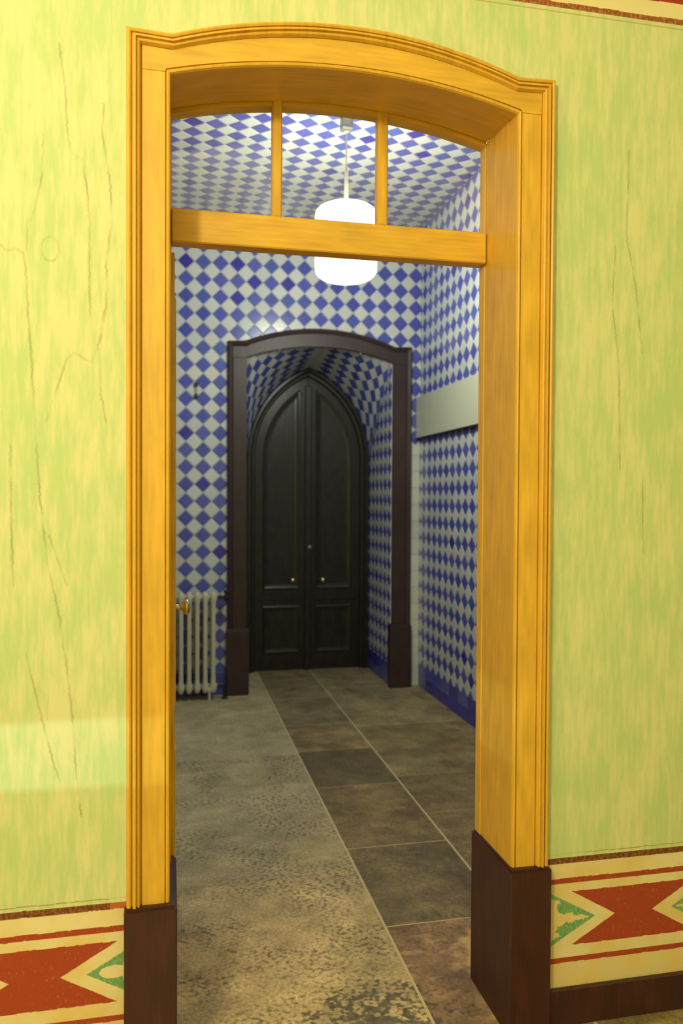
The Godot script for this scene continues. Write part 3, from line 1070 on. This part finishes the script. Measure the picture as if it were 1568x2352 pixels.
# =================================================================== things in the hall
func build_hall_things() -> void:
	# cast-iron radiator against the far wall
	var r := thing("radiator", "cream cast-iron column radiator standing against the tiled far wall beside the dark frame", "radiator", "", Vector3(0, 0, -4.42))
	var sect := begin()
	for zc in [-0.045, 0.045]:
		# one round column, swelling into a hub at both ends
		lathe(sect, [Vector2(0.0001, 0.062), Vector2(0.014, 0.066), Vector2(0.024, 0.085), Vector2(0.027, 0.11), Vector2(0.023, 0.14), Vector2(0.0195, 0.165), Vector2(0.0185, 0.2), Vector2(0.0185, 0.78), Vector2(0.0195, 0.81), Vector2(0.023, 0.83), Vector2(0.026, 0.86), Vector2(0.024, 0.885), Vector2(0.015, 0.903), Vector2(0.0001, 0.907)], Vector3(0, 0, zc), Basis.IDENTITY, 16)
	for y in [0.112, 0.86]:
		box(sect, Vector3(-0.015, y - 0.026, -0.05), Vector3(0.015, y + 0.026, 0.05), 0.008)
		tube(sect, Vector3(-0.033, y, 0), Vector3(0.033, y, 0), 0.023, 16)
	sect.set_material(m.radiator)
	var mesh := sect.commit()
	for k in 7:
		put_mesh("section", mesh, r, null, Transform3D(Basis.IDENTITY, Vector3(-0.167 - 0.0662 * k, 0, 0)))
	for x in [-0.200, -0.53]:
		var st := begin()
		lathe(st, [Vector2(0.0001, 0.0), Vector2(0.013, 0.0), Vector2(0.012, 0.01), Vector2(0.009, 0.02), Vector2(0.012, 0.07), Vector2(0.02, 0.11), Vector2(0.0001, 0.112)], Vector3(x, 0, 0.05), Basis.IDENTITY, 14)
		put("foot", st, m.radiator, r)
	var st := begin()
	tube(st, Vector3(-0.14, 0.86, 0), Vector3(-0.04, 0.86, 0), 0.013)
	lathe(st, [Vector2(0.0001, -0.03), Vector2(0.02, -0.028), Vector2(0.022, 0.0), Vector2(0.02, 0.02), Vector2(0.012, 0.03), Vector2(0.024, 0.036), Vector2(0.024, 0.06), Vector2(0.0001, 0.064)], Vector3(-0.055, 0.86, 0.0), Basis.IDENTITY, 16)
	var v := put("valve", st, m.iron, r)
	v.set_meta("label", "blackened valve")
	st = begin()
	tube(st, Vector3(-0.14, 0.112, 0), Vector3(-0.065, 0.112, 0), 0.013)
	tube(st, Vector3(-0.07, 0.125, 0), Vector3(-0.07, 0.0, 0), 0.013)
	lathe(st, [Vector2(0.0001, 0.0), Vector2(0.03, 0.0), Vector2(0.03, 0.006), Vector2(0.018, 0.012), Vector2(0.0001, 0.012)], Vector3(-0.07, 0, 0), Basis.IDENTITY, 16)
	put("pipe", st, m.iron, r)

	# painted board along the right wall
	var b := thing("wall_panel", "plain pale grey-green painted board fixed across the tiled right wall of the hall", "panel", "", Vector3(HALL_R, 2.245, 0))
	one_box("board", Vector3(-0.043, 0.0, HALL_Z + 0.006), Vector3(-0.003, 0.367, -0.6), 0.003, m.panel, b)
	one_box("bottom_rail", Vector3(-0.047, -0.008, HALL_Z + 0.006), Vector3(-0.003, 0.0, -0.6), 0.002, m.iron, b)

	# small fixing left of the frame
	var k := thing("wall_bracket", "small upright metal bracket with dark ends on the tiles left of the dark frame", "bracket", "", Vector3(-0.307, 2.614, HALL_Z))
	one_box("backplate", Vector3(-0.010, -0.065, 0.002), Vector3(0.010, 0.065, 0.012), 0.002, m.steel, k)
	for y in [-0.052, 0.045]:
		one_box("clamp", Vector3(-0.014, y - 0.018, 0.010), Vector3(0.014, y + 0.018, 0.03), 0.003, m.iron, k)

# =================================================================== lamps
func omni(parent: Node3D, at: Vector3, c: Color, energy: float, size: float) -> void:
	var l := OmniLight3D.new()
	l.name = "lamp_light"
	l.position = at
	l.light_color = c
	l.light_energy = energy
	l.light_size = size
	l.omni_range = 14.0
	l.omni_attenuation = 2.0
	l.shadow_enabled = true
	parent.add_child(l, true)

func glow(c: Color, e: float) -> StandardMaterial3D:
	var g := mat(Color(0.95, 0.95, 0.92), 0.25)
	g.emission_enabled = true
	g.emission = c
	g.emission_energy_multiplier = e
	return g

func build_lamps() -> void:
	var cool := Color(0.985, 1.0, 0.92)
	var p := thing("pendant_lamp", "glowing white drum pendant lamp hanging on a rod from the tiled hall ceiling", "lamp", "", Vector3(0.572, HALL_Y, -2.65))
	one_box("canopy", Vector3(-0.037, -0.082, -0.037), Vector3(0.037, -0.003, 0.037), 0.006, m.steel, p)
	var st := begin()
	tube(st, Vector3(0, -0.09, 0), Vector3(0, -0.36, 0), 0.0055)
	tube(st, Vector3(0, -0.34, 0), Vector3(0, -0.56, 0), 0.013)
	lathe(st, [Vector2(0.0001, -0.072), Vector2(0.016, -0.078), Vector2(0.016, -0.09), Vector2(0.006, -0.1)], Vector3.ZERO)
	put("rod", st, m.radiator, p)
	st = begin()
	var prof := []
	for k in 11:
		var a := PI * 0.5 * k / 10.0
		prof.append(Vector2(maxf(0.0001, 0.1975 * pow(sin(a), 0.8)), -0.962 - 0.080 * pow(cos(a), 0.9)))
	for k in range(10, -1, -1):
		var a := PI * 0.5 * k / 10.0
		prof.append(Vector2(maxf(0.0001, 0.1965 * pow(sin(a), 0.85)), -0.622 + 0.074 * pow(cos(a), 0.9)))
	lathe(st, prof, Vector3.ZERO, Basis.IDENTITY, 48)
	put("lamp_shade", st, glow(cool, 3.0), p)
	omni(p, Vector3(0, -0.80, 0), cool, 1.65, 0.15)

	# warm lamp of the painted room, above and behind the viewer
	var warm := Color(1.0, 0.94, 0.735)
	var q := thing("globe_lamp", "warm glowing globe lamp hanging from the painted room's ceiling behind the viewer", "lamp", "", Vector3(-1.65, 4.3, 2.85))
	st = begin()
	lathe(st, [Vector2(0.0001, -0.04), Vector2(0.05, -0.035), Vector2(0.06, -0.001), Vector2(0.0001, -0.001)])
	put("canopy", st, m.brass, q)
	st = begin()
	tube(st, Vector3(0, -0.03, 0), Vector3(0, -0.86, 0), 0.006)
	put("rod", st, m.brass, q)
	st = begin()
	var ball := []
	for k in 19:
		var a := PI * k / 18.0
		ball.append(Vector2(maxf(0.0001, 0.15 * sin(a)), -1.0 - 0.15 * cos(a)))
	lathe(st, ball, Vector3.ZERO, Basis.IDENTITY, 32)
	put("lamp_shade", st, glow(warm, 3.0), q)
	omni(q, Vector3(0, -1.0, 0), warm, 5.8, 0.15)

	# a small lamp box on a post beside the doorway: its light leaves through one level slot and
	# draws the low pale band on the wall and on the right lining
	var pale := Color(0.82, 1.0, 0.98)
	var turn := Basis(Vector3.UP, atan2(-0.55, 0.83))
	var b := thing("slot_lamp", "small dark lamp box with one level slot, on a post left of the doorway", "lamp", "", Vector3(-2.58, 0.0, 2.66))
	b.basis = turn
	one_box("foot", Vector3(-0.12, 0.003, -0.12), Vector3(0.12, 0.02, 0.12), 0.004, m.iron, b)
	one_box("post", Vector3(-0.012, 0.02, -0.012), Vector3(0.012, 0.93, 0.012), 0.002, m.iron, b)
	st = begin()
	box(st, Vector3(-0.17, 0.925, -0.50), Vector3(0.17, 0.965, 0.03), 0.001)
	box(st, Vector3(-0.17, 0.995, -0.50), Vector3(0.17, 1.035, 0.03), 0.001)
	box(st, Vector3(-0.17, 0.925, 0.018), Vector3(0.17, 1.035, 0.03), 0.001)
	for x in [[0.147, 0.17], [-0.17, -0.12]]:
		box(st, Vector3(x[0], 0.93, -0.50), Vector3(x[1], 1.03, 0.03), 0.001)
	put("housing", st, m.iron, b)
	one_box("lamp_tube", Vector3(-0.02, 0.977, 0.004), Vector3(0.02, 0.983, 0.010), 0.001, glow(pale, 2.0), b)
	var al := AreaLight3D.new()
	al.name = "lamp_light"
	al.position = Vector3(0, 0.98, 0.002)
	al.area_size = Vector2(0.03, 0.004)
	al.light_color = pale
	al.light_energy = 2.6
	al.area_range = 8.0
	al.area_attenuation = 2.0
	al.shadow_enabled = true
	b.add_child(al, true)
